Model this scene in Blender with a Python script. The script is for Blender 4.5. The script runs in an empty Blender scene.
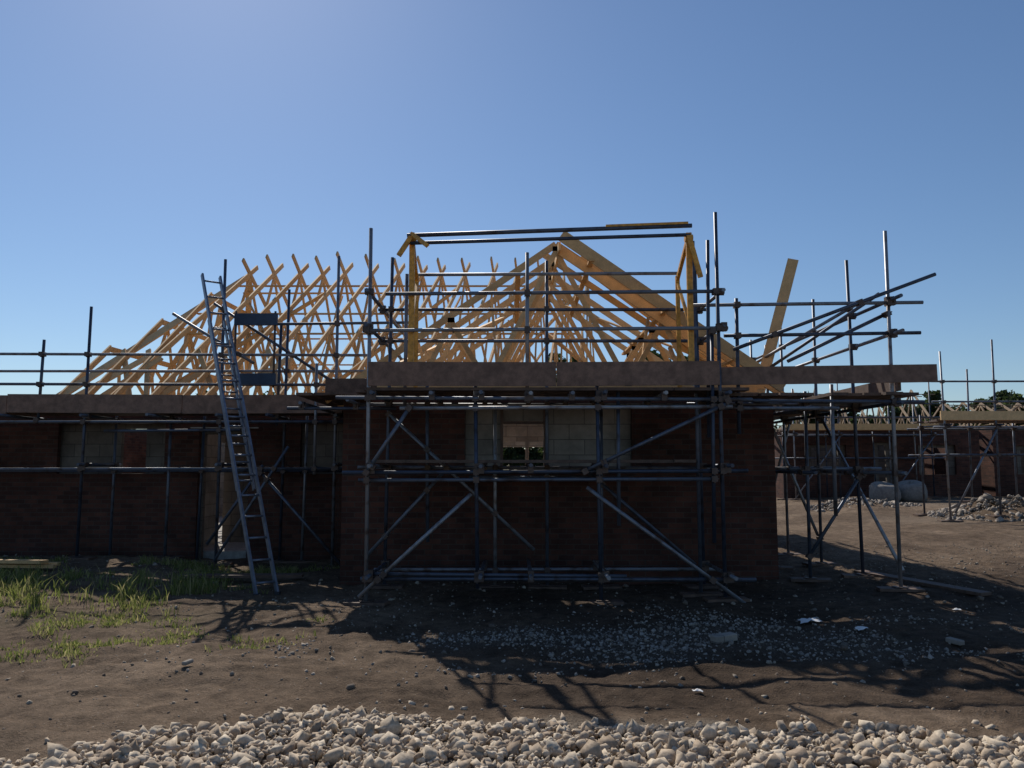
import bpy, math, random
import numpy as np
from mathutils import Vector, Matrix
random.seed(7); rng=np.random.default_rng(7)
scene=bpy.context.scene
col=scene.collection

# ---------------------------------------------------------------- materials
def newmat(name):
    m=bpy.data.materials.new(name); m.use_nodes=True
    nt=m.node_tree; b=nt.nodes['Principled BSDF']
    return m,nt,b
def N(nt,t,**kw):
    n=nt.nodes.new(t)
    for k,v in kw.items():
        if k in n.inputs.keys(): n.inputs[k].default_value=v
        else: setattr(n,k,v)
    return n
def ramp(nt,src,stops):
    r=nt.nodes.new('ShaderNodeValToRGB'); e=r.color_ramp.elements
    while len(e)<len(stops): e.new(0.5)
    for i,(p,c) in enumerate(stops):
        e[i].position=p; e[i].color=(*c,1)
    nt.links.new(src,r.inputs[0]); return r.outputs[0]
def mix(nt,fac,a,b,mode='MIX'):
    m=nt.nodes.new('ShaderNodeMix'); m.data_type='RGBA'; m.blend_type=mode
    for sock,v in ((m.inputs[0],fac),(m.inputs[6],a),(m.inputs[7],b)):
        if hasattr(v,'is_output'): nt.links.new(v,sock)
        else: sock.default_value=v if not isinstance(v,tuple) else (*v,1)[:4]
    return m.outputs[2]
def bump(nt,b,h,strength=.4,dist=.01):
    n=nt.nodes.new('ShaderNodeBump'); n.inputs['Strength'].default_value=strength; n.inputs['Distance'].default_value=dist
    nt.links.new(h,n.inputs['Height']); nt.links.new(n.outputs[0],b.inputs['Normal'])
def pos(nt):
    return nt.nodes.new('ShaderNodeNewGeometry')

def mat_timber(name,c1,c2,dirt=.25):
    m,nt,b=newmat(name); g=pos(nt)
    n=N(nt,'ShaderNodeTexNoise',Scale=9.0,Detail=6.0,Roughness=.65); nt.links.new(g.outputs['Position'],n.inputs['Vector'])
    n2=N(nt,'ShaderNodeTexNoise',Scale=90.0,Detail=3.0); nt.links.new(g.outputs['Position'],n2.inputs['Vector'])
    c=ramp(nt,g.outputs['Random Per Island'],[(0,c1),(1,c2)])
    d=ramp(nt,n.outputs[0],[(.35,(1-dirt,)*3),(.62,(1.0,)*3)])
    d2=ramp(nt,n2.outputs[0],[(.3,(.82,)*3),(.7,(1.08,)*3)])
    o=mix(nt,1.0,c,d,'MULTIPLY'); o=mix(nt,1.0,o,d2,'MULTIPLY')
    nt.links.new(o,b.inputs['Base Color']); b.inputs['Roughness'].default_value=.75
    bump(nt,b,n2.outputs[0],.3,.003); return m
M_timber=mat_timber('sawn_timber',(.86,.57,.28),(.66,.39,.16),.18)
M_timber2=mat_timber('dark_timber',(.40,.29,.18),(.26,.18,.12),.3)  # darker timber tone for the neighbouring roofs
M_board=mat_timber('scaffold_board_wood',(.19,.12,.085),(.12,.078,.06),.5)
M_fascia=mat_timber('toe_board_wood',(.33,.20,.14),(.22,.135,.10),.45)

m,nt,b=newmat('galvanised_tube'); g=pos(nt)
n=N(nt,'ShaderNodeTexNoise',Scale=7.0,Detail=5.0); nt.links.new(g.outputs['Position'],n.inputs['Vector'])
c=ramp(nt,g.outputs['Random Per Island'],[(0,(.05,.065,.10)),(.6,(.12,.14,.18)),(1,(.30,.31,.33))])
r=ramp(nt,n.outputs[0],[(.5,(1,1,1)),(.68,(.55,.40,.32))])
nt.links.new(mix(nt,1.0,c,r,'MULTIPLY'),b.inputs['Base Color'])
b.inputs['Metallic'].default_value=.5; b.inputs['Roughness'].default_value=.5
M_tube=m
def flat(name,c,rough=.6,metal=0,var=.25,scale=12):
    m,nt,b=newmat(name); g=pos(nt)
    n=N(nt,'ShaderNodeTexNoise',Scale=float(scale),Detail=5.0); nt.links.new(g.outputs['Position'],n.inputs['Vector'])
    o=ramp(nt,n.outputs[0],[(.3,tuple(x*(1-var) for x in c)),(.7,tuple(min(1,x*(1+var)) for x in c))])
    nt.links.new(o,b.inputs['Base Color']); b.inputs['Roughness'].default_value=rough; b.inputs['Metallic'].default_value=metal
    return m
M_coup=flat('rusty_coupler_steel',(.10,.075,.065),.6,.5)
M_yellow=flat('yellow_paint',(.60,.29,.04),.5,0,.35,20)
M_alu=flat('ladder_aluminium',(.20,.22,.27),.45,.6)
M_plate=flat('nail_plate_steel',(.40,.39,.37),.5,.3)
M_blue=flat('blue_plastic',(.02,.045,.09),.5)
M_white=flat('white_plastic',(.75,.75,.74),.5,0,.06)
M_conc=flat('concrete',(.32,.30,.27),.9)
M_bag=flat('woven_bag',(.22,.20,.18),.85)
M_dark=flat('black_rubber',(.03,.03,.035),.7)
M_bark=flat('bark',(.09,.07,.05),.9)
M_glass=flat('dark_glass',(.03,.04,.05),.1)

def mat_brick(name,w,h,mort,c1,c2,cm):
    m,nt,b=newmat(name); g=pos(nt)
    sx=nt.nodes.new('ShaderNodeSeparateXYZ'); nt.links.new(g.outputs['Position'],sx.inputs[0])
    ad=N(nt,'ShaderNodeMath',operation='ADD'); nt.links.new(sx.outputs[0],ad.inputs[0]); nt.links.new(sx.outputs[1],ad.inputs[1])
    cb=nt.nodes.new('ShaderNodeCombineXYZ'); nt.links.new(ad.outputs[0],cb.inputs[0]); nt.links.new(sx.outputs[2],cb.inputs[1])
    t=nt.nodes.new('ShaderNodeTexBrick'); nt.links.new(cb.outputs[0],t.inputs['Vector'])
    t.inputs['Scale'].default_value=1; t.inputs['Brick Width'].default_value=w; t.inputs['Row Height'].default_value=h
    t.inputs['Mortar Size'].default_value=mort; t.inputs['Mortar Smooth'].default_value=.2
    t.inputs['Color1'].default_value=(*c1,1); t.inputs['Color2'].default_value=(*c2,1); t.inputs['Mortar'].default_value=(*cm,1)
    n=N(nt,'ShaderNodeTexNoise',Scale=1.3,Detail=8.0,Roughness=.7); nt.links.new(g.outputs['Position'],n.inputs['Vector'])
    o=mix(nt,1.0,t.outputs[0],ramp(nt,n.outputs[0],[(.3,(.5,)*3),(.7,(1.3,)*3)]),'MULTIPLY')
    nt.links.new(o,b.inputs['Base Color']); b.inputs['Roughness'].default_value=.95
    b.inputs['Specular IOR Level'].default_value=.2
    inv=N(nt,'ShaderNodeMath',operation='SUBTRACT'); inv.inputs[0].default_value=1; nt.links.new(t.outputs[1],inv.inputs[1])
    bump(nt,b,inv.outputs[0],.6,.006); return m
M_brick=mat_brick('red_brick',.225,.075,.006,(.115,.05,.036),(.06,.03,.025),(.08,.064,.054))
M_block=mat_brick('concrete_block',.45,.225,.006,(.34,.305,.26),(.25,.225,.195),(.15,.135,.12))
M_block2=mat_brick('dark_concrete_block',.45,.225,.006,(.19,.165,.14),(.14,.122,.105),(.09,.08,.07))  # darker variant of the concrete block colours

def mat_leaf(name,c1,c2,c3):
    m=bpy.data.materials.new(name); m.use_nodes=True; nt=m.node_tree; b=nt.nodes['Principled BSDF']; out=nt.nodes['Material Output']
    g=pos(nt); c=ramp(nt,g.outputs['Random Per Island'],[(0,c1),(.5,c2),(1,c3)])
    nt.links.new(c,b.inputs['Base Color']); b.inputs['Roughness'].default_value=.7
    tr=nt.nodes.new('ShaderNodeBsdfTranslucent'); nt.links.new(c,tr.inputs[0])
    mx=nt.nodes.new('ShaderNodeMixShader'); mx.inputs[0].default_value=.5
    nt.links.new(b.outputs[0],mx.inputs[1]); nt.links.new(tr.outputs[0],mx.inputs[2]); nt.links.new(mx.outputs[0],out.inputs[0]); return m
M_leaf=mat_leaf('tree_leaves',(.025,.04,.015),(.045,.07,.02),(.07,.09,.03))
M_grass=mat_leaf('grass_blades',(.12,.16,.035),(.24,.27,.07),(.42,.37,.18))

def mat_stone(name,c1,c2,c3):
    m,nt,b=newmat(name); g=pos(nt)
    c=ramp(nt,g.outputs['Random Per Island'],[(0,c1),(.35,c2),(1,c3)])
    n=N(nt,'ShaderNodeTexNoise',Scale=45.0,Detail=5.0); nt.links.new(g.outputs['Position'],n.inputs['Vector'])
    o=mix(nt,1.0,c,ramp(nt,n.outputs[0],[(.3,(.7,.68,.65)),(.65,(1.08,)*3)]),'MULTIPLY')
    nt.links.new(o,b.inputs['Base Color']); b.inputs['Roughness'].default_value=.92
    bump(nt,b,n.outputs[0],.5,.006); return m
M_stone=mat_stone('crushed_limestone',(.27,.20,.14),(.45,.36,.265),(.63,.54,.42))
M_stone2=mat_stone('dirty_limestone',(.15,.125,.10),(.24,.205,.17),(.42,.37,.32))
M_peb=mat_stone('dusty_pebbles',(.12,.09,.068),(.19,.15,.115),(.40,.35,.28))

# ---------------------------------------------------------------- terrain height
def vn(x,y,seed):
    x=np.asarray(x,float); y=np.asarray(y,float)
    xi=np.floor(x).astype(np.int64); yi=np.floor(y).astype(np.int64); fx=x-xi; fy=y-yi
    fx=fx*fx*(3-2*fx); fy=fy*fy*(3-2*fy)
    def hsh(a,b):
        v=(a*374761393+b*668265263+seed*1442695041)&0x7fffffff
        v=((v^(v>>13))*1274126177)&0x7fffffff
        v=(v^(v>>16))&0xffff
        return v/65535.0
    return (hsh(xi,yi)*(1-fx)+hsh(xi+1,yi)*fx)*(1-fy)+(hsh(xi,yi+1)*(1-fx)+hsh(xi+1,yi+1)*fx)*fy-.5
def ss(a,b,x):
    t=np.clip((np.asarray(x,float)-a)/(b-a),0,1); return t*t*(3-2*t)
def edgeY(x):
    return np.interp(x,[-3.4,-2.6,-2.0,-1.2,.3,1.6,3.0,5.5],[3.4,4.35,4.95,5.28,5.36,5.12,4.9,4.65])
def H(x,y):
    x=np.asarray(x,float); y=np.asarray(y,float)
    near=1-ss(40,80,np.hypot(x,y))
    h=.08*vn(x*.45,y*.45,1)+.06*vn(x*1.3,y*1.3,2)+.035*vn(x*4,y*4,3)+.022*vn(x*11,y*11,4)+.012*vn(x*25,y*25,9)
    band=ss(5.2,5.9,y)*(1-ss(7.2,8.4,y))
    h=h+band*(.06*vn(x*.5,y*3.2,5)+.03*vn(x*1.2,y*9,6)-.01)
    h=h*near
    h=h+.16*ss(-3.6,-6,x)*ss(9.0,11,y)*(1-ss(13.3,14.0,y))
    h=h+.35*ss(5.5,12,x)*ss(14,24,y)
    h=h+.12*ss(4,5.5,x)*ss(9,11,y)
    def mound(cx,cy,rx,ry,a):
        d=np.hypot((x-cx)/rx,(y-cy)/ry); return a*np.clip(1-d,0,1)**1.2*(1+.8*vn(x*2.5,y*2.5,8))
    h=h+mound(12.6,20.5,2.0,1.5,.5)+mound(15.6,22,2.4,1.6,.6)+mound(10.4,24,1.6,1.2,.3)
    h=h+.05*(1-ss(-.5,.3,y-edgeY(x)))
    return h
def ax(lo,hi,step,far,grow=1.25):
    a=list(np.arange(lo,hi+1e-6,step)); s=step; v=hi; r=[]
    while v<far[1]: s*=grow; v+=s; r.append(v)
    s=step; v=lo; l=[]
    while v>far[0]: s*=grow; v-=s; l.append(v)
    return np.array(l[::-1]+a+r)
xs=ax(-10,10,.035,(-1500,1500)); ys=ax(3.5,14,.035,(-60,2500),1.12)
XX,YY=np.meshgrid(xs,ys); ZZ=H(XX,YY)
def np_mesh(name,V,F,mats,smooth=False,k=None):
    me=bpy.data.meshes.new(name); F=np.asarray(F); k=F.shape[1]
    me.vertices.add(len(V)); me.vertices.foreach_set('co',np.asarray(V,np.float32).ravel())
    me.loops.add(F.size); me.loops.foreach_set('vertex_index',F.astype(np.int32).ravel())
    me.polygons.add(len(F)); me.polygons.foreach_set('loop_start',np.arange(0,F.size,k,dtype=np.int32))
    me.polygons.foreach_set('loop_total',np.full(len(F),k,np.int32))
    if smooth: me.polygons.foreach_set('use_smooth',np.ones(len(F),bool))
    for mm in mats: me.materials.append(mm)
    me.update(calc_edges=True); me.validate()
    o=bpy.data.objects.new(name,me); col.objects.link(o); return o
nx,ny=len(xs),len(ys)
idx=np.arange(nx*ny).reshape(ny,nx)
F=np.stack([idx[:-1,:-1],idx[:-1,1:],idx[1:,1:],idx[1:,:-1]],-1).reshape(-1,4)
m,nt,b=newmat('site_soil'); g=pos(nt); P=g.outputs['Position']
n1=N(nt,'ShaderNodeTexNoise',Scale=.55,Detail=7.0,Roughness=.62); nt.links.new(P,n1.inputs['Vector'])
n2=N(nt,'ShaderNodeTexNoise',Scale=6.0,Detail=8.0,Roughness=.7); nt.links.new(P,n2.inputs['Vector'])
n3=N(nt,'ShaderNodeTexNoise',Scale=60.0,Detail=4.0,Roughness=.7); nt.links.new(P,n3.inputs['Vector'])
vo=N(nt,'ShaderNodeTexVoronoi',Scale=38.0); nt.links.new(P,vo.inputs['Vector'])
soil=ramp(nt,n1.outputs[0],[(.32,(.105,.073,.05)),(.5,(.17,.123,.086)),(.68,(.26,.195,.14))])
soil=mix(nt,1.0,soil,ramp(nt,n2.outputs[0],[(.32,(.52,.50,.48)),(.5,(.95,.94,.93)),(.7,(1.35,1.32,1.28))]),'MULTIPLY')
soil=mix(nt,1.0,soil,ramp(nt,n3.outputs[0],[(.3,(.68,.67,.65)),(.7,(1.24,1.22,1.2))]),'MULTIPLY')
peb=ramp(nt,vo.outputs['Distance'],[(.10,(1,1,1)),(.22,(0,0,0))])
pm=mix(nt,1.0,peb,ramp(nt,n2.outputs[0],[(.48,(0,0,0)),(.6,(1,1,1))]),'MULTIPLY')
soil=mix(nt,pm,soil,(.33,.28,.22))
at=nt.nodes.new('ShaderNodeAttribute'); at.attribute_name='zone'
sp=nt.nodes.new('ShaderNodeSeparateColor'); nt.links.new(at.outputs['Color'],sp.inputs[0])
grav=mix(nt,ramp(nt,n3.outputs[0],[(.4,(0,0,0)),(.6,(1,1,1))]),(.14,.11,.085),(.29,.245,.19))
soil=mix(nt,sp.outputs[0],soil,grav)
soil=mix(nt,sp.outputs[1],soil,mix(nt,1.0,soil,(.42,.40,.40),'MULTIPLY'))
soil=mix(nt,sp.outputs[2],soil,mix(nt,.5,(.06,.075,.025),soil))
nt.links.new(soil,b.inputs['Base Color']); b.inputs['Roughness'].default_value=.95
b.inputs['Specular IOR Level'].default_value=.15
hh=mix(nt,.5,n3.outputs[0],n2.outputs[0]); bump(nt,b,hh,1.0,.06)
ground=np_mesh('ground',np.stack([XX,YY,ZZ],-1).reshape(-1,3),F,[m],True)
z1=(1-ss(-.1,.25,YY-edgeY(XX)+.4*vn(XX*3,YY*3,21)))*ss(-3,0,YY)
strip=ss(.0,.35,.5-np.hypot((XX-1.4)/3.6,(YY-7.9)/1.25)*.55+.35*vn(XX*1.5,YY*1.5,22))
strip=np.maximum(strip*.7,ss(.5,.8,vn(XX*.3,YY*.3,27)+.5)*.4*ss(14,22,YY))
dark=ss(-1.9,.2,XX+.8*vn(XX,YY,23))*ss(5.45,5.8,YY+.3*vn(XX*2,YY*2,29))*(1-ss(10.5,13,YY))  # darker compacted soil, with the building's shadow also deepened in the colour
grs=ss(.1,.5,vn(XX*.8,YY*.8,24)+.35)*ss(-2.2,-4.2,XX)*ss(7.8,9.5,YY)*(1-ss(13.5,14.5,YY))
grs=np.maximum(grs*.5,ss(45,70,np.hypot(XX,YY)))
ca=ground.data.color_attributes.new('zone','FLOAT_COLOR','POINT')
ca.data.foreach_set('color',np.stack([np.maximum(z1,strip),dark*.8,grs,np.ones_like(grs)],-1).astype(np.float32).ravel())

# ---------------------------------------------------------------- stones
ico_v=[];ph=(1+5**.5)/2
for s1 in(-1,1):
    for s2 in(-ph,ph): ico_v+= [(s1,s2,0),(0,s1,s2),(s2,0,s1)]
ico_v=np.array(ico_v)/math.hypot(1,ph)
from itertools import combinations
ico_f=[]
el=min(np.linalg.norm(ico_v[0]-ico_v[k]) for k in range(1,12))
for a,bb,c in combinations(range(12),3):
    if all(abs(np.linalg.norm(ico_v[p]-ico_v[q])-el)<1e-3 for p,q in((a,bb),(bb,c),(a,c))):
        nrm=np.cross(ico_v[bb]-ico_v[a],ico_v[c]-ico_v[a])
        ico_f.append((a,bb,c) if nrm@ico_v[a]>0 else (a,c,bb))
ico_f=np.array(ico_f)
def stones(name,px,py,size,mat,zoff):
    n=len(px)
    base=ico_v[None]*(1+rng.uniform(-.4,.4,(n,12,1)))+rng.uniform(-.22,.22,(n,12,3))
    sc=rng.uniform(.5,1.25,(n,1,3)); base=base*sc
    q=rng.normal(size=(n,4)); q/=np.linalg.norm(q,axis=1,keepdims=True)
    w,x,y,z=q.T
    R=np.stack([1-2*(y*y+z*z),2*(x*y-z*w),2*(x*z+y*w),2*(x*y+z*w),1-2*(x*x+z*z),2*(y*z-x*w),2*(x*z-y*w),2*(y*z+x*w),1-2*(x*x+y*y)],-1).reshape(n,3,3)
    V=np.einsum('nij,nkj->nki',R,base)*(size[:,None,None]*.5)
    V[:,:,0]+=px[:,None]; V[:,:,1]+=py[:,None]; V[:,:,2]+=(H(px,py)+zoff)[:,None]
    Fm=(ico_f[None]+12*np.arange(n)[:,None,None]).reshape(-1,3)
    return np_mesh(name,V.reshape(-1,3),Fm,[mat])
n=38000; px=rng.uniform(-4.2,5.5,n); py=rng.uniform(2.6,5.9,n)
d=edgeY(px)-py+.5*vn(px*2.2,py*2.2,31)
keep=(d>0)|(rng.random(n)<np.exp(d/.12)*.5)
px,py,d=px[keep],py[keep],d[keep]
size=np.clip(rng.lognormal(math.log(.037),.5,len(px)),.010,.12)
stones('limestone_gravel',px,py,size,M_stone,rng.uniform(0,.035,len(px))*(d>0))
n=32000; px=rng.uniform(-3,6.5,n); py=rng.uniform(6.2,9.9,n)
w=.5-np.hypot((px-1.4)/3.6,(py-7.9)/1.25)*.55+.5*vn(px*1.5,py*1.5,22)
keep=rng.random(n)<np.clip(w*1.9,0.02,.85)
px,py=px[keep],py[keep]
stones('gravel_strip',px,py,np.clip(rng.lognormal(math.log(.022),.4,len(px)),.008,.07),M_stone2,rng.uniform(-.008,.006,len(px)))
n=22000; px=rng.uniform(-10,11,n); py=rng.uniform(5,16,n)
keep=(rng.random(n)<.25+.9*np.clip(vn(px*.7,py*.7,33)+.2,0,1)); px,py=px[keep],py[keep]
stones('loose_pebbles',px,py,np.clip(rng.lognormal(math.log(.015),.6,len(px)),.006,.09),M_peb,np.zeros(len(px)))
def heap(name,cx,cy,rx,ry,n,s):
    a=rng.uniform(0,6.283,n); r=np.sqrt(rng.random(n)); px=cx+rx*r*np.cos(a); py=cy+ry*r*np.sin(a)
    stones(name,px,py,np.clip(rng.lognormal(math.log(s),.5,n),.02,.3),M_stone2,np.zeros(n))
heap('rubble_heap',12.6,20.5,2,1.5,1800,.06); heap('rubble_heap',15.6,22,2.4,1.6,1800,.07); heap('rubble_heap',10.4,24,1.7,1.2,700,.07)

# grass
def grass(name,n,x0,x1,y0,y1,dens,hmin,hmax):
    cx=rng.uniform(x0,x1,n); cy=rng.uniform(y0,y1,n)
    k=rng.random(n)<dens(cx,cy); cx,cy=cx[k],cy[k]
    bl=14; n=len(cx); px=np.repeat(cx,bl)+rng.normal(0,.05,n*bl); py=np.repeat(cy,bl)+rng.normal(0,.05,n*bl)
    hgt=np.repeat(rng.uniform(hmin,hmax,n),bl)*rng.uniform(.4,1.1,n*bl)
    a=rng.uniform(0,6.283,n*bl); lean=rng.uniform(.1,.9,n*bl)*hgt; w=rng.uniform(.003,.008,n*bl)
    z=H(px,py)-.01; la=rng.uniform(0,6.283,n*bl)
    dx,dy=np.cos(a)*w,np.sin(a)*w; lx,ly=np.cos(la)*lean,np.sin(la)*lean
    p=lambda X,Y,Z:np.stack([X,Y,Z],-1)
    V=np.stack([p(px-dx,py-dy,z),p(px+dx,py+dy,z),p(px+dx*.8+lx*.35,py+dy*.8+ly*.35,z+hgt*.6),p(px-dx*.8+lx*.35,py-dy*.8+ly*.35,z+hgt*.6),p(px+lx,py+ly,z+hgt*.92)],1)
    b0=5*np.arange(len(px))[:,None]
    V=V.reshape(-1,3)
    Fm=np.concatenate([b0+np.array([[0,1,2]]),b0+np.array([[0,2,3]]),b0+np.array([[3,2,4]])])
    return np_mesh(name,V,Fm,[M_grass])
grass('grass',9500,-10.5,-2.3,7.4,12.9,lambda x,y:np.clip((vn(x*1.1,y*1.1,24)+vn(x*3,y*3,25)*.9+.0)*1.3,0,1)*ss(-2.8,-4.6,x-.45*(y-11))*(.35+.65*ss(7.6,9.8,y+.6*vn(x*1.4,y*1.4,3))),.03,.15)
grass('grass',1500,-6.2,-2.0,6.8,9.4,lambda x,y:np.clip((vn(x*1.8,y*1.8,44)+vn(x*6,y*6,47)*.6-.10)*3,0,1),.03,.09)
grass('weeds',650,-8.0,-3.8,9.0,11.2,lambda x,y:.6*(vn(x*2,y*2,45)+vn(x*5,y*5,46)>.15),.10,.34)

# ---------------------------------------------------------------- mesh builder
class MB:
    def __init__(s): s.v=[];s.f=[];s.m=[];s.s=[];s.mats=[];s.tubes=[]
    def mi(s,m):
        if m not in s.mats: s.mats.append(m)
        return s.mats.index(m)
    def tube(s,p,q,r=.0242,mat=None,n=10,r2=None,reg=True):
        p=Vector(p);q=Vector(q);d=(q-p).normalized()
        u=d.orthogonal().normalized(); w=d.cross(u); i=len(s.v); r2=r if r2 is None else r2
        for c,rr in((p,r),(q,r2)):
            for k in range(n):
                a=2*math.pi*k/n; s.v.append(c+u*(rr*math.cos(a))+w*(rr*math.sin(a)))
        mi=s.mi(mat or M_tube)
        for k in range(n):
            s.f.append((i+k,i+(k+1)%n,i+n+(k+1)%n,i+n+k)); s.m.append(mi); s.s.append(True)
        s.f.append(tuple(i+k for k in range(n))[::-1]); s.f.append(tuple(i+n+k for k in range(n))); s.m+=[mi,mi]; s.s+=[False,False]
        if reg and (mat is None): s.tubes.append((p,q))
    def beam(s,p,q,nrm,th,dep,mat):
        p=Vector(p);q=Vector(q);d=(q-p).normalized(); nn=Vector(nrm); nn=(nn-d*nn.dot(d)).normalized(); u=d.cross(nn); i=len(s.v)
        for c in(p,q):
            for a,b_ in((-1,-1),(1,-1),(1,1),(-1,1)): s.v.append(c+nn*(a*th/2)+u*(b_*dep/2))
        mi=s.mi(mat)
        for f in((0,3,2,1),(4,5,6,7),(0,1,5,4),(1,2,6,5),(2,3,7,6),(3,0,4,7)):
            s.f.append(tuple(i+k for k in f)); s.m.append(mi); s.s.append(False)
    def box(s,x0,x1,y0,y1,z0,z1,mat):
        s.beam(((x0+x1)/2,(y0+y1)/2,z0),((x0+x1)/2,(y0+y1)/2,z1),(1,0,0),abs(x1-x0),abs(y1-y0),mat)
    def couplers(s):
        T=s.tubes
        for i in range(len(T)):
            p1,q1=T[i]; d1=q1-p1
            for j in range(i):
                p2,q2=T[j]; d2=q2-p2; r=p1-p2
                a=d1.dot(d1);e=d2.dot(d2);f=d2.dot(r);c=d1.dot(r);b_=d1.dot(d2);den=a*e-b_*b_
                if den<1e-3*a*e: continue
                ss_=max(0,min(1,(b_*f-c*e)/den)); t=max(0,min(1,(b_*ss_+f)/e)); ss_=max(0,min(1,(b_*t-c)/a))
                A=p1+d1*ss_;B=p2+d2*t
                if (A-B).length<.085:
                    c0=(A+B)/2; dn=d1.normalized(); nn=d2.normalized()
                    s.beam(c0-dn*.036,c0+dn*.036,nn,.072,.11,M_coup)
                    bd=dn.cross(nn).normalized()
                    s.tube(c0+dn*.045-bd*.03,c0+dn*.045+bd*.055,.009,M_coup,6)
                    s.tube(c0-nn*.045-bd*.03,c0-nn*.045+bd*.055,.009,M_coup,6)
    def obj(s,name,parent=None,bevel=0):
        me=bpy.data.meshes.new(name); me.from_pydata([tuple(v) for v in s.v],[],s.f)
        for mm in s.mats: me.materials.append(mm)
        me.polygons.foreach_set('material_index',s.m); me.polygons.foreach_set('use_smooth',s.s); me.update()
        o=bpy.data.objects.new(name,me); col.objects.link(o)
        if parent: o.parent=parent
        if bevel:
            bm=o.modifiers.new('b','BEVEL'); bm.width=bevel; bm.segments=1
        return o
def empty(name,loc=(0,0,0)):
    o=bpy.data.objects.new(name,None); o.location=loc; o.empty_display_size=.2; col.objects.link(o); return o
def j(a): return random.uniform(-a,a)

# ---------------------------------------------------------------- brick_house
def wallX(mb,x0,x1,y,th,z0,z1,ops,mat):
    ops=sorted(ops); x=x0
    for (a,b_,c,d) in ops:
        if a>x: mb.box(x,a,y,y+th,z0,z1,mat)
        if c>z0: mb.box(a,b_,y,y+th,z0,c,mat)
        if d<z1: mb.box(a,b_,y,y+th,d,z1,mat)
        x=b_
    if x<x1: mb.box(x,x1,y,y+th,z0,z1,mat)
def wallY(mb,y0,y1,x,th,z0,z1,ops,mat):
    ops=sorted(ops); y=y0
    for (a,b_,c,d) in ops:
        if a>y: mb.box(x,x+th,y,a,z0,z1,mat)
        if c>z0: mb.box(x,x+th,a,b_,z0,c,mat)
        if d<z1: mb.box(x,x+th,a,b_,d,z1,mat)
        y=b_
    if y<y1: mb.box(x,x+th,y,y1,z0,z1,mat)
house=empty('brick_house')
ob=MB()
ZB=-.2
wallX(ob,-2.45,3.8,11.6,.10,ZB,2.62,[(-.68,1.74,1.55,2.48)],M_brick)
wallY(ob,11.7,24.6,3.7,.10,ZB,2.62,[(15,16,.0,2.1),(18.5,20,1,2.2)],M_brick)
wallY(ob,11.7,14.2,-2.45,.10,ZB,2.62,[],M_brick)
wallX(ob,-10.6,-2.45,14.2,.10,ZB,2.62,[(-8.05,-6.15,1.5,2.42),(-5.55,-4.65,-.1,2.3),(-3.75,-2.9,1.5,2.42)],M_brick)
wallX(ob,-10.6,3.8,24.6,.10,ZB,2.62,[(-8,-6,1,2.3),(-3,-1,0,2.1),(-.6,2,.6,2.2)],M_brick)
wallY(ob,14.3,24.6,-10.6,.10,ZB,2.62,[],M_brick)
ob.obj('outer_brick_walls',house)
ib=MB()
wallX(ib,-2.3,3.65,11.76,.10,ZB,2.72,[(-.17,.50,1.2,2.30)],M_block)
wallY(ib,11.86,24.5,3.55,.10,ZB,2.72,[(15,16,.0,2.1),(18.5,20,1,2.2)],M_block)
wallY(ib,11.86,14.35,-2.3,.10,ZB,2.72,[],M_block)
wallX(ib,-10.45,-2.3,14.36,.10,ZB,2.72,[(-7.0,-6.55,1.5,2.3),(-5.5,-4.7,-.1,2.2)],M_block2)
wallX(ib,-10.45,3.65,24.44,.10,ZB,2.72,[(-8,-6,1,2.3),(-3,-1,0,2.1),(-.6,2,.6,2.2)],M_block)
wallX(ib,-2.2,3.55,17.0,.10,ZB,2.68,[(-.9,.28,.9,2.15),(.36,1.2,.9,2.15)],M_block)
wallY(ib,14.46,24.4,-5.9,.10,ZB,2.68,[(16,17,0,2.1)],M_block)
wallX(ib,-5.8,-2.3,16.2,.10,ZB,2.68,[(-3.8,-3.2,0,2.1)],M_block2)
ib.obj('inner_block_walls',house)
fb=MB()
fb.box(-10.4,3.6,14.5,24.4,-.15,.12,M_conc); fb.box(-2.2,3.5,11.9,14.5,-.15,.12,M_conc)
fb.obj('floor_slab',house)
lb=MB()
for (a,b_,y,z) in((-.9,1.9,11.58,2.48),(-8.2,-6.0,14.18,2.42),(-3.9,-2.7,14.18,2.42),(-5.7,-4.5,14.18,2.30)):
    lb.box(a,b_,y,y+.012,z,z+.02,M_plate)
lb.obj('lintels',house)
lb=MB()
for x in(-.15,.48): lb.box(x-.02,x+.02,11.70,11.757,1.56,2.47,M_board)
lb.box(-.129,.459,11.71,11.75,2.25,2.29,M_board)
lb.obj('window_former',house)
pl=MB()
pl.box(-2.28,3.63,11.77,11.85,2.722,2.77,M_timber); pl.box(-10.4,-2.3,14.37,14.45,2.722,2.77,M_timber)
pl.box(-10.4,3.6,24.45,24.53,2.722,2.77,M_timber); pl.box(3.56,3.64,11.87,24.4,2.722,2.77,M_timber)
pl.obj('wall_plates',house)

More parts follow.
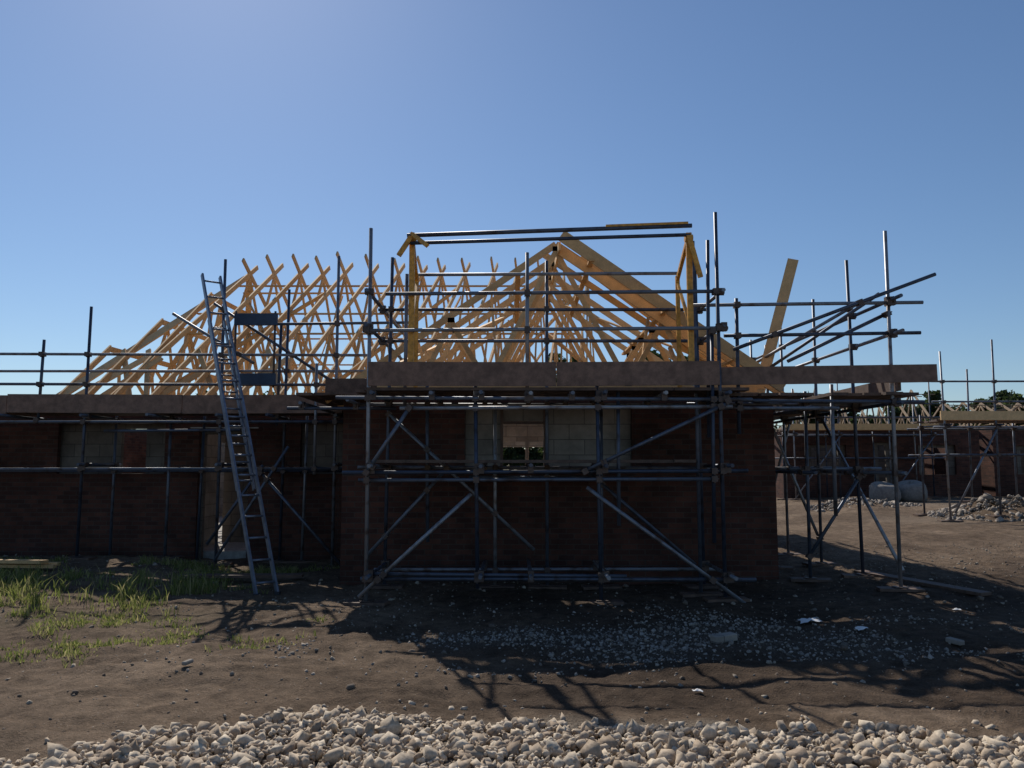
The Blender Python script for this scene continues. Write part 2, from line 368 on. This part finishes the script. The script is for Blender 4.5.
def truss(mb,o,a,s,rise,over=.45,cut=None,cross=0.0,th=.038,dep=.1,webs=True,plates=True,wd=.075,mat=None):
    mat=mat or M_timber
    o=Vector(o);a=Vector(a).normalized();nrm=a.cross(Vector((0,0,1)))
    lean=Vector((j(.015),j(.015),0))
    def P(u,z): return o+a*u+Vector((0,0,z))+lean*z
    k=rise/s
    top=cut if cut is not None else rise
    ut=s-top/k
    mb.beam(P(-s,.05),P(s,.05),nrm,th,dep,mat)
    for sg in(-1,1):
        e=P(sg*(s+over),-over*k+.1)
        cr=cross*random.uniform(.75,1.2)
        tp=P(sg*ut,top+.1) if cut is not None else P(-sg*cr,rise+.1+cr*k)
        mb.beam(e,tp,nrm,th-.002+.001*sg,dep,mat)
    if cut is not None: mb.beam(P(-ut,top+.06),P(ut,top+.06),nrm,th-.004,dep,mat)
    if webs:
        if cut is None:
            L=[((s*.34,.08),(s*.52,rise*.48)),((s*.34,.08),(0,rise)),((s*.67,.08),(s*.52,rise*.48))]
        else:
            L=[((s*.3,.08),(ut*.5,top)),((s*.6,.08),(ut*.9,top)),((s*.3,.08),(ut*.9,top)),((0,.08),(ut*.5,top))]
        for (p,q) in L:
            for sg in(-1,1):
                mb.beam(P(sg*p[0],p[1]),P(sg*q[0],q[1]),nrm,th-.003,wd,mat)
                if plates:
                    for w in(p,q):
                        c=P(sg*w[0],w[1]+(0 if w is p else .03)); 
                        mb.beam(c-a*.05,c+a*.05,nrm,th+.004,.07,M_plate)
rb=MB()
RX=.70
for k,yy in enumerate((11.80,12.75,13.7,14.65,15.6)):
    truss(rb,(RX+j(.04),yy,2.77),(1,0,0),3.05,2.10,over=.42 if k else .40,cross=(.0,.14,0,.12,.0)[k],dep=.098)
rb.obj('front_wing_roof_trusses',house)
rb=MB()
rb.beam((RX+3.2,11.42,2.76),(RX+.02,11.42,5.0),(0,1,0),.035,.17,M_timber)
rb.beam((RX+2.3,11.7,3.28),(RX+.02,11.73,4.86),(0,1,0),.035,.14,M_timber)
for sg,ts in((1,(.15,.5,.83)),(-1,(.2,.83))):
    for t in ts:
        z=2.77+2.1*(1-t); x=RX+sg*3.05*t
        rb.beam((x,11.35 if sg>0 else 11.7,z+.06),(x,15.8,z+.03),(0,0,1),.035,.08,M_timber)
rb.beam((RX+2.9,12.0,2.98),(RX+.35,15.4,4.75),(0,0,1),.03,.09,M_timber)
rb.beam((RX-2.6,12.0,3.1),(RX-.35,15.4,4.75),(0,0,1),.03,.09,M_timber)
rb.beam((RX,11.5,4.86),(RX,15.7,4.84),(1,0,0),.035,.12,M_timber)
rb.beam((RX-1.2,11.9,2.88),(RX+1.4,15.5,2.9),(0,0,1),.03,.09,M_timber)
for x,t in((-1.2,3.5),(-.2,4.2),(1.9,3.9),(2.6,3.45)):
    rb.beam((x,11.9,2.8),(x+j(.3),12.1,t),(1,0,0),.04,.09,M_timber)
for k in range(5):
    rb.beam((RX+3.1-k*.05,11.95+k*.17,2.98),(RX+.35+k*.10,12.0+k*.22,4.82-k*.03),(0,1,0),.04,.12,M_timber)
rb.obj('front_wing_roof_bracing',house)
rb=MB()
x=-6.5; YAW=math.radians(8)
while x<1.9:
    yw=YAW+j(.035)
    truss(rb,(x+j(.05),19.45,2.77),(math.sin(yw),math.cos(yw),0),5.12,3.50,over=.40,cross=.50,dep=.11,plates=False); x+=.6
for x,c in((-7.0,2.75),(-7.5,1.9),(-8.0,1.15)):
    truss(rb,(x,19.45,2.77),(.03,1,0),5.1,3.50,over=.45,cut=c,dep=.11,plates=False)
rb.obj('main_roof_trusses',house)
rb=MB()
for sg in(-1,1):
    for t in(.08,.35,.52,.8):
        z=2.77+3.5*(1-t)-.02; y=19.45+sg*5.1*t; sx=sg*5.1*t*math.sin(YAW)
        rb.beam((-6.8+sx*(1 if sg<0 else .3),y,z),(1.8+sx,y,z),(0,0,1),.03,.09,M_timber)
    rb.beam((-8.2,19.45+sg*5.2,2.8),(-6.55,19.45+sg*.1,6.25),(0,1,0),.04,.15,M_timber)
    for x0 in(-6.5,-3.5,-.5):
        rb.beam((x0,19.45+sg*4.8,2.95),(x0+2.2,19.45+sg*.5,5.9),(1,0,0),.03,.09,M_timber)
        rb.beam((x0+2.4,19.45+sg*4.6,3.1),(x0+.4,19.45+sg*1.2,5.4),(1,0,0),.03,.09,M_timber)
for y in(16.5,17.9,19.4,21.0): rb.beam((-8.3,y,2.8),(-7.15,y,5.3-abs(y-19.45)*.35),(0,1,0),.04,.1,M_timber)
for a,c in((-8.1,-7.2),(-7.6,-6.9),(-6.6,-5.6),(-5.2,-4.4)):
    rb.beam((a,14.5,2.8),(c,15.6,3.75),(0,1,0),.04,.1,M_timber)
    rb.beam((c+.2,14.6,2.8),(a+.3,15.9,3.95),(0,1,0),.04,.1,M_timber)
rb.obj('main_roof_bracing',house)
t=MB(); t.beam((3.80,12.4,2.6),(4.58,12.75,4.98),(.3,1,0),.045,.17,M_timber); t.obj('leaning_timber_joist')

# ---------------------------------------------------------------- scaffolding (front)
def deck(mb,x0,x1,y0,y1,z,along='x'):
    if along=='x':
        y=y0
        while y+.22<=y1+1e-3:
            x=x0+j(.1)
            while x<x1:
                e=min(x+random.choice((2.4,3.0,3.9)),x1+j(.08)+.02)
                zz=z+j(.004); mb.beam((x,y+.11,zz),(e-.01,y+.11,zz),(0,0,1),.038,.22,M_board); x=e
                if x>=x1-.1: break
            y+=.231
    else:
        x=x0
        while x+.22<=x1+1e-3:
            y=y0+j(.08)
            while y<y1:
                e=min(y+random.choice((2.4,3.0,3.9)),y1+j(.08)+.02); zz=z+j(.004)
                mb.beam((x+.11,y,zz),(x+.11,e-.01,zz),(0,0,1),.038,.22,M_board); y=e
                if y>=y1-.1: break
            x+=.231
def base(mb,x,y,sole=True):
    h=float(H(x,y))
    mb.box(x-.075,x+.075,y-.075,y+.075,h+.035,h+.043,M_coup)
    if sole:
        a=j(.25)
        mb.beam((x-.26,y-a*.26,h+.008),(x+.26,y+a*.26,h+.012),(0,0,1),.036,.22,M_board)
    return h+.04
S=MB()
def std(S,x,y,z1,z0=None,lx=0.0,ly=0.0):
    if z0 is None: z0=base(S,x,y)
    S.tube((x+j(.012),y+j(.012),z0),(x+lx+j(.035),y+ly+j(.03),z1))
YF=10.0; YI=11.15
std(S,-1.78,YF,4.68); std(S,2.62,YF,4.88); std(S,2.50,YF+.12,4.55,2.0); std(S,2.42,YF+.42,4.62)
std(S,-.43,YF,2.75,.15); std(S,1.10,YF,2.72)
std(S,.18,YF,4.35,2.45); std(S,.49,YI,4.55); std(S,-1.74,YI,4.6); std(S,2.62,YI,4.7); std(S,-.22,YI,2.6); std(S,1.22,YI,2.6)
std(S,-1.17,YI,2.9,.6); std(S,1.34,YF+.1,2.6,.9); std(S,-1.42,YF+.5,4.2,2.4)
std(S,2.50,YF-.02,3.3,.7)
yl=YF-.05
for z,a,b_ in((.26,-1.85,2.98),(1.57,-2.1,2.92),(1.47,-1.9,2.5),(2.47,-2.2,3.0),(2.36,-1.4,2.75)):
    S.tube((a,yl,z+j(.02)),(b_,yl,z+j(.02)))
for z,a,b_ in((.22,-1.9,2.8),(1.62,-2.15,2.85),(2.5,-2.15,2.9),(1.48,-.6,1.7)):
    S.tube((a,YI+.05,z),(b_,YI+.05,z+j(.02)))
S.tube((-1.75,yl,.33),(1.4,yl,.30)); 
for z,a,b_ in((3.33,-1.85,2.72),(3.80,-1.6,2.55)):
    S.tube((a,yl,z+j(.01)),(b_,yl,z+.04))
for z in(3.4,3.85): S.tube((-1.9,YI+.05,z),(2.8,YI+.05,z))
for x in(-1.73,-.38,.23,1.15,2.67):
    for z in(.31,1.64,2.54): S.tube((x,YF-.28+j(.06),z+j(.01)),(x,YI+.28+j(.05),z+j(.01)))
for x in(-1.0,.75,1.9): S.tube((x,YF-.2+j(.1),2.54),(x,YI+.3,2.54))
for z in(3.4,3.85):
    S.tube((2.67,YF-.1,z),(2.67,YI+.2,z)); S.tube((-1.83,YF-.1,z),(-1.83,13.2,z))
yb=YF-.10
S.tube((-1.86,yb,.06),(-.50,yb,1.30)); S.tube((2.82,yb,-.02),(.92,yb,1.38)); S.tube((.90,yb,1.58),(2.68,yb,2.42)); S.tube((-1.80,yb,1.55),(-1.28,yb,2.35))
S.tube((-1.7,YI-.06,2.35),(.3,YI-.06,.5)); S.tube((2.5,YI-.06,.3),(1.0,YI-.06,1.6)); S.tube((-.9,YI-.06,1.6),(-2.0,YI-.06,.4))
deck(S,-1.95,2.9,YF-.02,YI+.25,2.60); 
deck(S,-1.8,2.4,YF+.35,YI+.05,1.70)
S.beam((-1.80,YF-.045,2.79),(.55,YF-.045,2.785),(0,1,0),.038,.30,M_fascia)
S.beam((.56,YF-.045,2.785),(2.60,YF-.045,2.80),(0,1,0),.038,.30,M_fascia)
S.couplers(); S.obj('scaffolding')

# loading bay gate (yellow)
G=MB()
for x in(-1.28,2.27):
    sg=1 if x>0 else -1
    G.beam((x,YF+.03,2.66),(x,YF+.03,4.62),(0,1,0),.05,.07,M_yellow)
    G.beam((x+.06*sg,YI-.1,2.66),(x+.06*sg,YI-.1,4.3),(0,1,0),.045,.055,M_yellow)
    G.beam((x,YF+.03,4.58),(x+.06*sg,YI-.1,4.25),(1,0,0),.045,.055,M_yellow)
    G.beam((x,YF+.03,3.4),(x+.06*sg,YI-.1,4.2),(1,0,0),.035,.045,M_yellow)
    G.beam((x,YF+.03,2.85),(x+.06*sg,YI-.1,2.85),(1,0,0),.035,.045,M_yellow)
    G.beam((x-.02*sg,YF-.03,4.60),(x+.14*sg-.02,YF-.06,4.02 if sg>0 else 4.30),(0,1,0),.04,.06,M_yellow)
    G.tube((x-.05,YF+.03,4.55),(x+.05,YF+.03,4.55),.05,M_yellow)
G.beam((-1.27,YF-.06,4.58),(-1.05,YF-.3,4.36),(0,1,0),.03,.05,M_yellow)
G.tube((-1.34,YF-.03,4.57),(2.30,YF-.03,4.70),.028,M_tube,reg=False)
G.tube((-1.30,YF-.03,4.47),(2.28,YF-.03,4.58),.024,M_tube,reg=False)
G.tube((-1.34,YI-.1,4.32),(2.34,YI-.1,4.34),.024,M_tube,reg=False)
G.beam((1.2,YF-.03,4.69),(2.25,YF-.03,4.73),(0,1,0),.06,.03,M_yellow)
G.obj('loading_bay_gate')

# ---------------------------------------------------------------- scaffolding (right side of the wing)
S=MB()
YR=10.3
for y,t in((10.3,4.72),(11.38,4.62),(12.9,4.35),(14.4,4.2),(16.2,4.2),(18.0,4.2),(20.0,4.1)):
    std(S,4.90,y,t)
for y in(11.38,12.9,14.4,16.2,18.0,20.0): std(S,4.17,y,3.6 if y in(12.9,16.2) else 2.7)
std(S,2.92,YR,3.82,2.05); std(S,4.17,YR+.1,2.7,1.0)
for z in(1.55,2.45):
    S.tube((4.95,10.1,z),(4.95,20.4,z)); S.tube((4.12,10.9,z),(4.12,20.4,z))
    for y in(11.38,12.9,14.4,16.2,18.0,20.0): S.tube((3.95,y+.05,z+.05),(5.25,y+.05,z+.05))
S.tube((2.5,YR-.05,2.48),(5.3,YR-.05,2.46)); S.tube((2.6,YR-.05,2.38),(4.2,YR-.05,2.38))
S.tube((2.5,11.4,2.52),(5.35,11.4,2.52))
for z in(3.35,3.8): S.tube((4.95,10.0,z),(4.95,20.3,z))
S.tube((2.3,YR-.05,3.72),(5.35,YR-.05,3.76)); S.tube((2.75,YR-.05,3.32),(5.3,YR-.05,3.36))
S.tube((2.85,YR-.11,3.13),(5.5,YR-.11,4.12)); S.tube((3.85,12.9,3.0),(4.95,10.6,3.95)); S.tube((3.6,YR+.06,3.0),(4.9,YR+.06,3.62))
S.tube((3.3,13.4,2.9),(4.95,11.3,3.95))
S.tube((5.0,10.4,.3),(5.0,12.9,2.4)); S.tube((5.0,16.2,.3),(5.0,14.4,2.4)); S.tube((4.9,12.95,.5),(4.2,12.95,2.3)); S.tube((4.15,11.4,.35),(4.9,11.33,1.5))
deck(S,2.75,4.1,YR-.02,11.4,2.56,'y')
deck(S,4.1,5.3,YR-.02,20.4,2.565,'y')
S.beam((2.70,YR-.07,2.79),(5.47,YR-.07,2.83),(0,1,0),.038,.23,M_fascia)
S.beam((5.02,YR,2.70),(5.02,20.2,2.70),(1,0,0),.038,.18,M_board)
S.couplers(); S.obj('scaffolding')

# ---------------------------------------------------------------- scaffolding (left, along main wall)
S=MB(); YL=13.0; YM=13.95
for x,t in((-9.4,4.0),(-6.95,4.25),(-4.75,5.05),(-2.88,5.1)): std(S,x,YL,t)
std(S,-7.7,YL,3.7,2.4); std(S,-5.75,YL+.5,2.5)
for x,t in((-9.3,2.6),(-6.9,2.7),(-5.4,2.6),(-3.98,4.75),(-3.6,2.6)): std(S,x,YM,t)
std(S,-3.86,YL+.1,4.0,2.3); std(S,-3.18,YL-.05,3.3,1.5)
for z,a in((1.60,-11),(2.36,-11),(2.98,-11),(3.46,-11)): S.tube((a,YL-.05,z+j(.02)),(-2.5+j(.2),YL-.05,z+j(.03)))
S.tube((-6.6,YL-.05,2.20),(-4.4,YL-.05,2.22)); S.tube((-4.2,YL-.05,3.95),(-1.6,YL-.05,3.98)); S.tube((-11,YM+.05,3.3),(-2.6,YM+.05,3.3))
S.tube((-4.9,YL-.05,4.3),(-3.0,YL+.05,3.05)); S.tube((-5.55,YL-.1,4.12),(-4.2,YL-.1,3.3))
for z in(1.55,2.4): S.tube((-11,YM+.05,z),(-2.6,YM+.05,z))
for x in(-9.35,-8.2,-6.9,-5.8,-4.7,-3.9,-2.83):
    S.tube((x,YL-.3+j(.08),2.45),(x,YM+.2,2.45))
    if x in(-6.9,-4.7,-2.83,-9.35): S.tube((x,YL-.25,1.66),(x,YM+.2,1.66))
S.tube((-4.0,YL-.1,1.5),(-2.62,YL-.1,-.02)); S.tube((-4.85,YL-.1,.4),(-4.0,YL-.1,1.65)); S.tube((-4.72,YL-.1,.15),(-3.6,YL-.1,1.95))
deck(S,-11,-2.75,YL-.02,YM+.05,2.52)
deck(S,-2.95,-1.95,YF+.9,YM,2.62,'y')
S.tube((-2.9,YF+.9,2.50),(-2.9,13.6,2.50)); S.tube((-2.15,YF+.4,2.50),(-2.15,13.6,2.50)); S.tube((-3.1,11.0,2.43),(-1.6,11.0,2.43)); 
x=-11
for e,dz in((-8.2,0),(-5.35,.012),(-2.75,-.008)):
    S.beam((x,YL-.04,2.64+dz),(e-.01,YL-.04,2.64+dz+j(.015)),(0,1,0),.038,.30,M_fascia); x=e
S.beam((-2.55,10.88,2.72),(-1.85,10.88,2.72),(0,1,0),.038,.22,M_board)
S.couplers(); S.obj('scaffolding')
B=MB()
for z in(3.92,2.94):
    B.box(-4.52,-3.82,YL-.17,YL-.12,z,z+.19,M_blue)
    for xx in(-4.45,-3.9): B.tube((xx,YL-.12,z+.10),(xx,YL-.02,z+.10),.015,M_coup)
B.tube((-4.5,YL-.14,2.9),(-4.5,YL-.14,4.15),.018,M_coup); B.tube((-3.86,YL-.14,2.9),(-3.86,YL-.14,4.15),.018,M_coup)
B.obj('ladder_access_gate')

# ladder
L=MB(); b0=Vector((-3.30,10.55,float(H(-3.3,10.55))-.03)); t0=Vector((-4.98,12.60,4.70)); rr=Vector((.22,.182,0))
for o in(Vector((0,0,0)),rr):
    L.beam(b0+o,t0+o,rr,.028,.07,M_alu)
n=17
for i in range(n):
    p=b0.lerp(t0,(i+.6)/n); L.tube(p,p+rr,.016,M_alu,8)
dd=(t0-b0).normalized(); off=dd.cross(rr.normalized())*.09
b1=b0+dd*1.6+off; t1=b1+dd*3.0
for o in(rr*.08,rr*.92): L.beam(b1+o,t1+o,rr,.024,.06,M_alu)
for i in range(10):
    p=b1.lerp(t1,(i+.5)/10); L.tube(p+rr*.08,p+rr*.92,.014,M_alu,8)
for o in(Vector((0,0,0)),rr): L.box(b0.x+o.x-.03,b0.x+o.x+.03,b0.y+o.y-.05,b0.y+o.y+.05,b0.z-.02,b0.z+.05,M_dark)
L.obj('ladder')

# ---------------------------------------------------------------- small site objects
for k,(p,q) in enumerate((((-9.5,11.6),(-6.6,11.75)),((-9.2,11.8),(-6.7,11.6)))):
    T=MB()
    for i in range(2):
        y=p[1]+.1*i
        z1_=float(H(p[0],y))+.09+.05*k; z2_=float(H(q[0],y))+.09+.05*k
        T.beam((p[0],y,z1_),(q[0],q[1]+.1*i,z2_),(0,0,1),.045,.1,M_timber)
    T.obj('timber_planks')
T=MB(); T.beam((4.95,11.6,float(H(4.95,11.6))+.04),(5.75,9.9,float(H(5.75,9.9))+.03),(0,0,1),.04,.2,M_board); T.obj('scaffold_board')
T=MB(); T.beam((-4.7,11.5,float(H(-4.7,11.5))+.05),(-3.0,11.7,float(H(-3.0,11.7))+.06),(0,0,1),.04,.2,M_board); T.obj('scaffold_board')
def scrap(name,cx,cy,s,seed):
    n=9; u=np.linspace(-1,1,n); U,Vv=np.meshgrid(u,u)
    X=cx+U*s*(.8+.4*vn(U*2,Vv*2,seed)); Y=cy+Vv*s*.6*(1+.5*vn(U*2+5,Vv*2,seed)); Z=H(X,Y)+.02+s*.55*(vn(U*2.3,Vv*2.3,seed+1)+.5)*(1-.6*np.hypot(U,Vv))
    id_=np.arange(n*n).reshape(n,n); Fq=np.stack([id_[:-1,:-1],id_[:-1,1:],id_[1:,1:],id_[1:,:-1]],-1).reshape(-1,4)
    o=np_mesh(name,np.stack([X,Y,Z],-1).reshape(-1,3),Fq,[M_white],False); return o
scrap('plastic_scrap',3.15,8.7,.13,3); scrap('plastic_scrap',3.5,8.2,.07,5); scrap('plastic_scrap',1.38,6.15,.04,8); scrap('plastic_scrap',5.0,9.2,.05,9)
def brickbit(x,y,r,s=1):
    B=MB(); z=float(H(x,y)); d=Vector((math.cos(r),math.sin(r),.05))
    c=Vector((x,y,z+.03)); B.beam(c-d*.11*s,c+d*.11*s,(0,0,1),.065*s,.1*s,M_block); B.obj('broken_block',bevel=.008)
brickbit(2.0,7.75,.4,1.1); brickbit(-2.6,6.6,1.2,.45); brickbit(4.1,7.6,2.,.7)

def bag(x,y,s):
    z=float(H(x,y)); n=24; rows=[(0,.80),(.05,.96),(.25,1.05),(.55,1.04),(.8,.97),(.93,.86),(1.0,.62),(.97,.3),(.95,0.01)]
    V=[];Fq=[]
    for (h,r) in rows:
        for k in range(n):
            a=2*math.pi*k/n; e=(abs(math.cos(a))**4+abs(math.sin(a))**4)**-.25
            w=r*.5*s*(.55+.45*e)*(1+.12*float(vn(a*2,h*4,int(x*10))))
            V.append((x+w*math.cos(a),y+w*math.sin(a),z-.02+h*s*.72*(1+.1*math.sin(a+x))))
    for i in range(len(rows)-1):
        for k in range(n): Fq.append((i*n+k,i*n+(k+1)%n,(i+1)*n+(k+1)%n,(i+1)*n+k))
    np_mesh('bulk_bag',V,Fq,[M_bag],True)
bag(12.2,26.4,.85); bag(13.2,26.7,.9); bag(12.7,27.6,.8)

# ---------------------------------------------------------------- neighbouring houses
def house2(name,x0,x1,y0,y1,zb,zt,pitch,ops):
    h=empty(name); w=MB()
    wallX(w,x0,x1,y0,.1,zb-.3,zt,ops,M_brick); wallX(w,x0,x1,y1-.1,.1,zb-.3,zt,[],M_brick)
    wallY(w,y0+.1,y1-.1,x0,.1,zb-.3,zt,[(y0+1.2,y0+2.4,zb+.9,zb+2)],M_brick); wallY(w,y0+.1,y1-.1,x1-.1,.1,zb-.3,zt,[],M_brick); w.obj('brick_walls',h)
    w=MB(); wallX(w,x0+.15,x1-.15,y0+.16,.1,zb-.3,zt+.05,[(a+.25,b_-.25,c,d-.1) for a,b_,c,d in ops],M_block2); w.box(x0+.3,x1-.3,(y0+y1)/2,(y0+y1)/2+.1,zb,zt,M_block2); w.obj('block_walls',h)
    r=MB(); s=(y1-y0)/2; x=x0+.1; k=0
    while x<x1:
        truss(r,(x+j(.1),(y0+y1)/2,zt+.05),(.25,1,0),s,s*pitch*(1+j(.04)),over=.3,dep=.09,th=.05,plates=False,webs=(k%2==0),cross=0,mat=M_timber2); x+=.8; k+=1
    for sg in(-1,1):
        for t in(.15,.85): r.beam((x0,(y0+y1)/2+sg*s*t,zt+.2+s*pitch*(1-t)),(x1,(y0+y1)/2+sg*s*t,zt+.2+s*pitch*(1-t)),(0,0,1),.03,.09,M_timber2)
        r.beam((x0,(y0+y1)/2+sg*s,zt+.1),(x0+s*.9,(y0+y1)/2+sg*.2,zt+s*pitch),(1,0,0),.04,.1,M_timber2)
    r.obj('roof_trusses',h); return h
house2('brick_house',10.2,17.5,30,37,.35,3.0,.46,[(11,12.5,1.3,2.4),(13.5,14.3,.3,2.5),(15.2,16.6,1.3,2.4)])
house2('brick_house',18.6,30,31,38,.35,3.1,.30,[(19.5,21,1.3,2.4),(22,23,.3,2.5),(25,27,1.3,2.4)])
def scaf2(x0,x1,y,zd,top,n,side=None):
    S=MB(); 
    for i in range(n):
        x=x0+(x1-x0)*i/(n-1)+j(.15)
        for yy,t in((y,top+j(.45)),(y+1.2,zd+.2+(i%2)*1.2)):
            std(S,x,yy,t)
        S.tube((x+.05,y-.2,zd-.12),(x+.05,y+1.4,zd-.12))
    for z in(1.9,zd-.17,zd+.45,zd+.95): S.tube((x0-.4,y-.05,z),(x1+.4,y-.05,z+j(.03)))
    for z in(1.9,zd-.17): S.tube((x0-.4,y+1.25,z),(x1+.4,y+1.25,z))
    for i in range(0,n-1,2):
        a=x0+(x1-x0)*i/(n-1); b_=x0+(x1-x0)*(i+1)/(n-1); S.tube((a,y-.1,.5),(b_,y-.1,zd-.2))
    deck(S,x0-.2,x1+.2,y,y+1.2,zd); S.beam((x0-.2,y-.04,zd+.11),(x1+.2,y-.04,zd+.11),(0,1,0),.04,.22,M_timber)
    S.couplers(); S.obj('scaffolding')
scaf2(10.0,15.0,28.5,2.9,4.6,4)
scaf2(10.7,17.5,19.6,2.75,4.5,7)
C=empty('site_cabin'); c=MB(); z=.35
c.box(29,38,42,44.6,z+.15,z+2.6,M_white); c.box(28.9,38.1,41.9,44.7,z+2.6,z+2.72,M_conc)
for x in(30,32.5,35): c.box(x,x+1.1,41.96,41.99,z+1.1,z+2.0,M_glass)
c.box(36.6,37.5,41.96,41.99,z+.2,z+2.2,M_blue)
for x in(29.3,33.5,37.6): c.box(x,x+.3,42.2,44.4,z-.2,z+.15,M_conc)
c.obj('cabin_body',C)

# ---------------------------------------------------------------- distant trees
def trees(name,specs):
    T=MB(); LV=[]
    for (x,y,h,w) in specs:
        T.tube((x,y,-.3),(x+j(.3),y,h*.55),.28,M_bark,8,.14)
        for k in range(5):
            a=random.uniform(0,6.28); T.tube((x,y,h*random.uniform(.25,.45)),(x+math.cos(a)*w*.35,y+math.sin(a)*w*.35,h*random.uniform(.55,.8)),.12,M_bark,6,.04)
        nc=26
        cc=rng.normal(size=(nc,3)); cc/=np.linalg.norm(cc,axis=1,keepdims=True); cc*=rng.random((nc,1))**.45
        cc=cc*np.array([w*.42,w*.42,h*.33])+np.array([x,y,h*.62])
        r=rng.uniform(.09,.2,nc)*w
        m_=150
        d=rng.normal(size=(nc,m_,3)); d/=np.linalg.norm(d,axis=2,keepdims=True); d*=rng.random((nc,m_,1))**.35
        LV.append((cc[:,None]+d*r[:,None,None]*np.array([1,1,.75])).reshape(-1,3))
    C=np.concatenate(LV); n=len(C)
    a=rng.normal(size=(n,3)); a/=np.linalg.norm(a,axis=1,keepdims=True); b_=rng.normal(size=(n,3)); b_=np.cross(a,b_); b_/=np.linalg.norm(b_,axis=1,keepdims=True)
    s=rng.uniform(.14,.34,(n,1)); a*=s; b_*=s*.7
    V=np.stack([C-a,C+b_,C+a,C-b_],1).reshape(-1,3); Fm=np.arange(4*n).reshape(n,4)
    e=empty(name); o=np_mesh('foliage',V,Fm,[M_leaf]); o.parent=e; T.obj('trunks_and_limbs',e)
sp=[]
x=-62
while x<75:
    y=78+j(8); h=random.uniform(7.2,9.2)
    if -12<x<16: h=random.uniform(10.5,13.0)
    sp.append((x,y,h,random.uniform(6,8.5))); x+=random.uniform(4.0,5.6)
trees('distant_trees',sp)
sp=[]
x=-70
while x<80: sp.append((x,88+j(3),4.2+j(.8),6)); x+=4.2
trees('distant_hedge',sp)

# ---------------------------------------------------------------- light, sky, camera
EL=math.radians(41); AZ=math.radians(-22)
w=bpy.data.worlds.new('World'); scene.world=w; w.use_nodes=True; nt=w.node_tree
bg=nt.nodes['Background']; sk=nt.nodes.new('ShaderNodeTexSky'); sk.sky_type='NISHITA'; sk.sun_disc=False
sk.sun_elevation=EL; sk.sun_rotation=AZ; sk.air_density=1.05; sk.dust_density=.25; sk.ozone_density=6.0; sk.altitude=100
nt.links.new(sk.outputs[0],bg.inputs[0]); bg.inputs[1].default_value=.087
sd=Vector((math.sin(AZ)*math.cos(EL),math.cos(AZ)*math.cos(EL),math.sin(EL)))
l=bpy.data.lights.new('sun','SUN'); l.energy=4.4; l.angle=math.radians(.53); l.color=(1,.93,.83)
lo=bpy.data.objects.new('sun',l); lo.rotation_euler=sd.to_track_quat('Z','Y').to_euler(); lo.location=(-20,50,40); col.objects.link(lo)
cam=bpy.data.cameras.new('camera'); cam.lens=28.1; cam.sensor_width=36; cam.clip_end=5000; cam.clip_start=.05
co=bpy.data.objects.new('camera',cam); co.location=(0,0,1.65); co.rotation_euler=(math.radians(90+5.8),0,0); col.objects.link(co)
scene.camera=co
scene.view_settings.view_transform='Standard'; scene.view_settings.look='None'; scene.view_settings.exposure=0
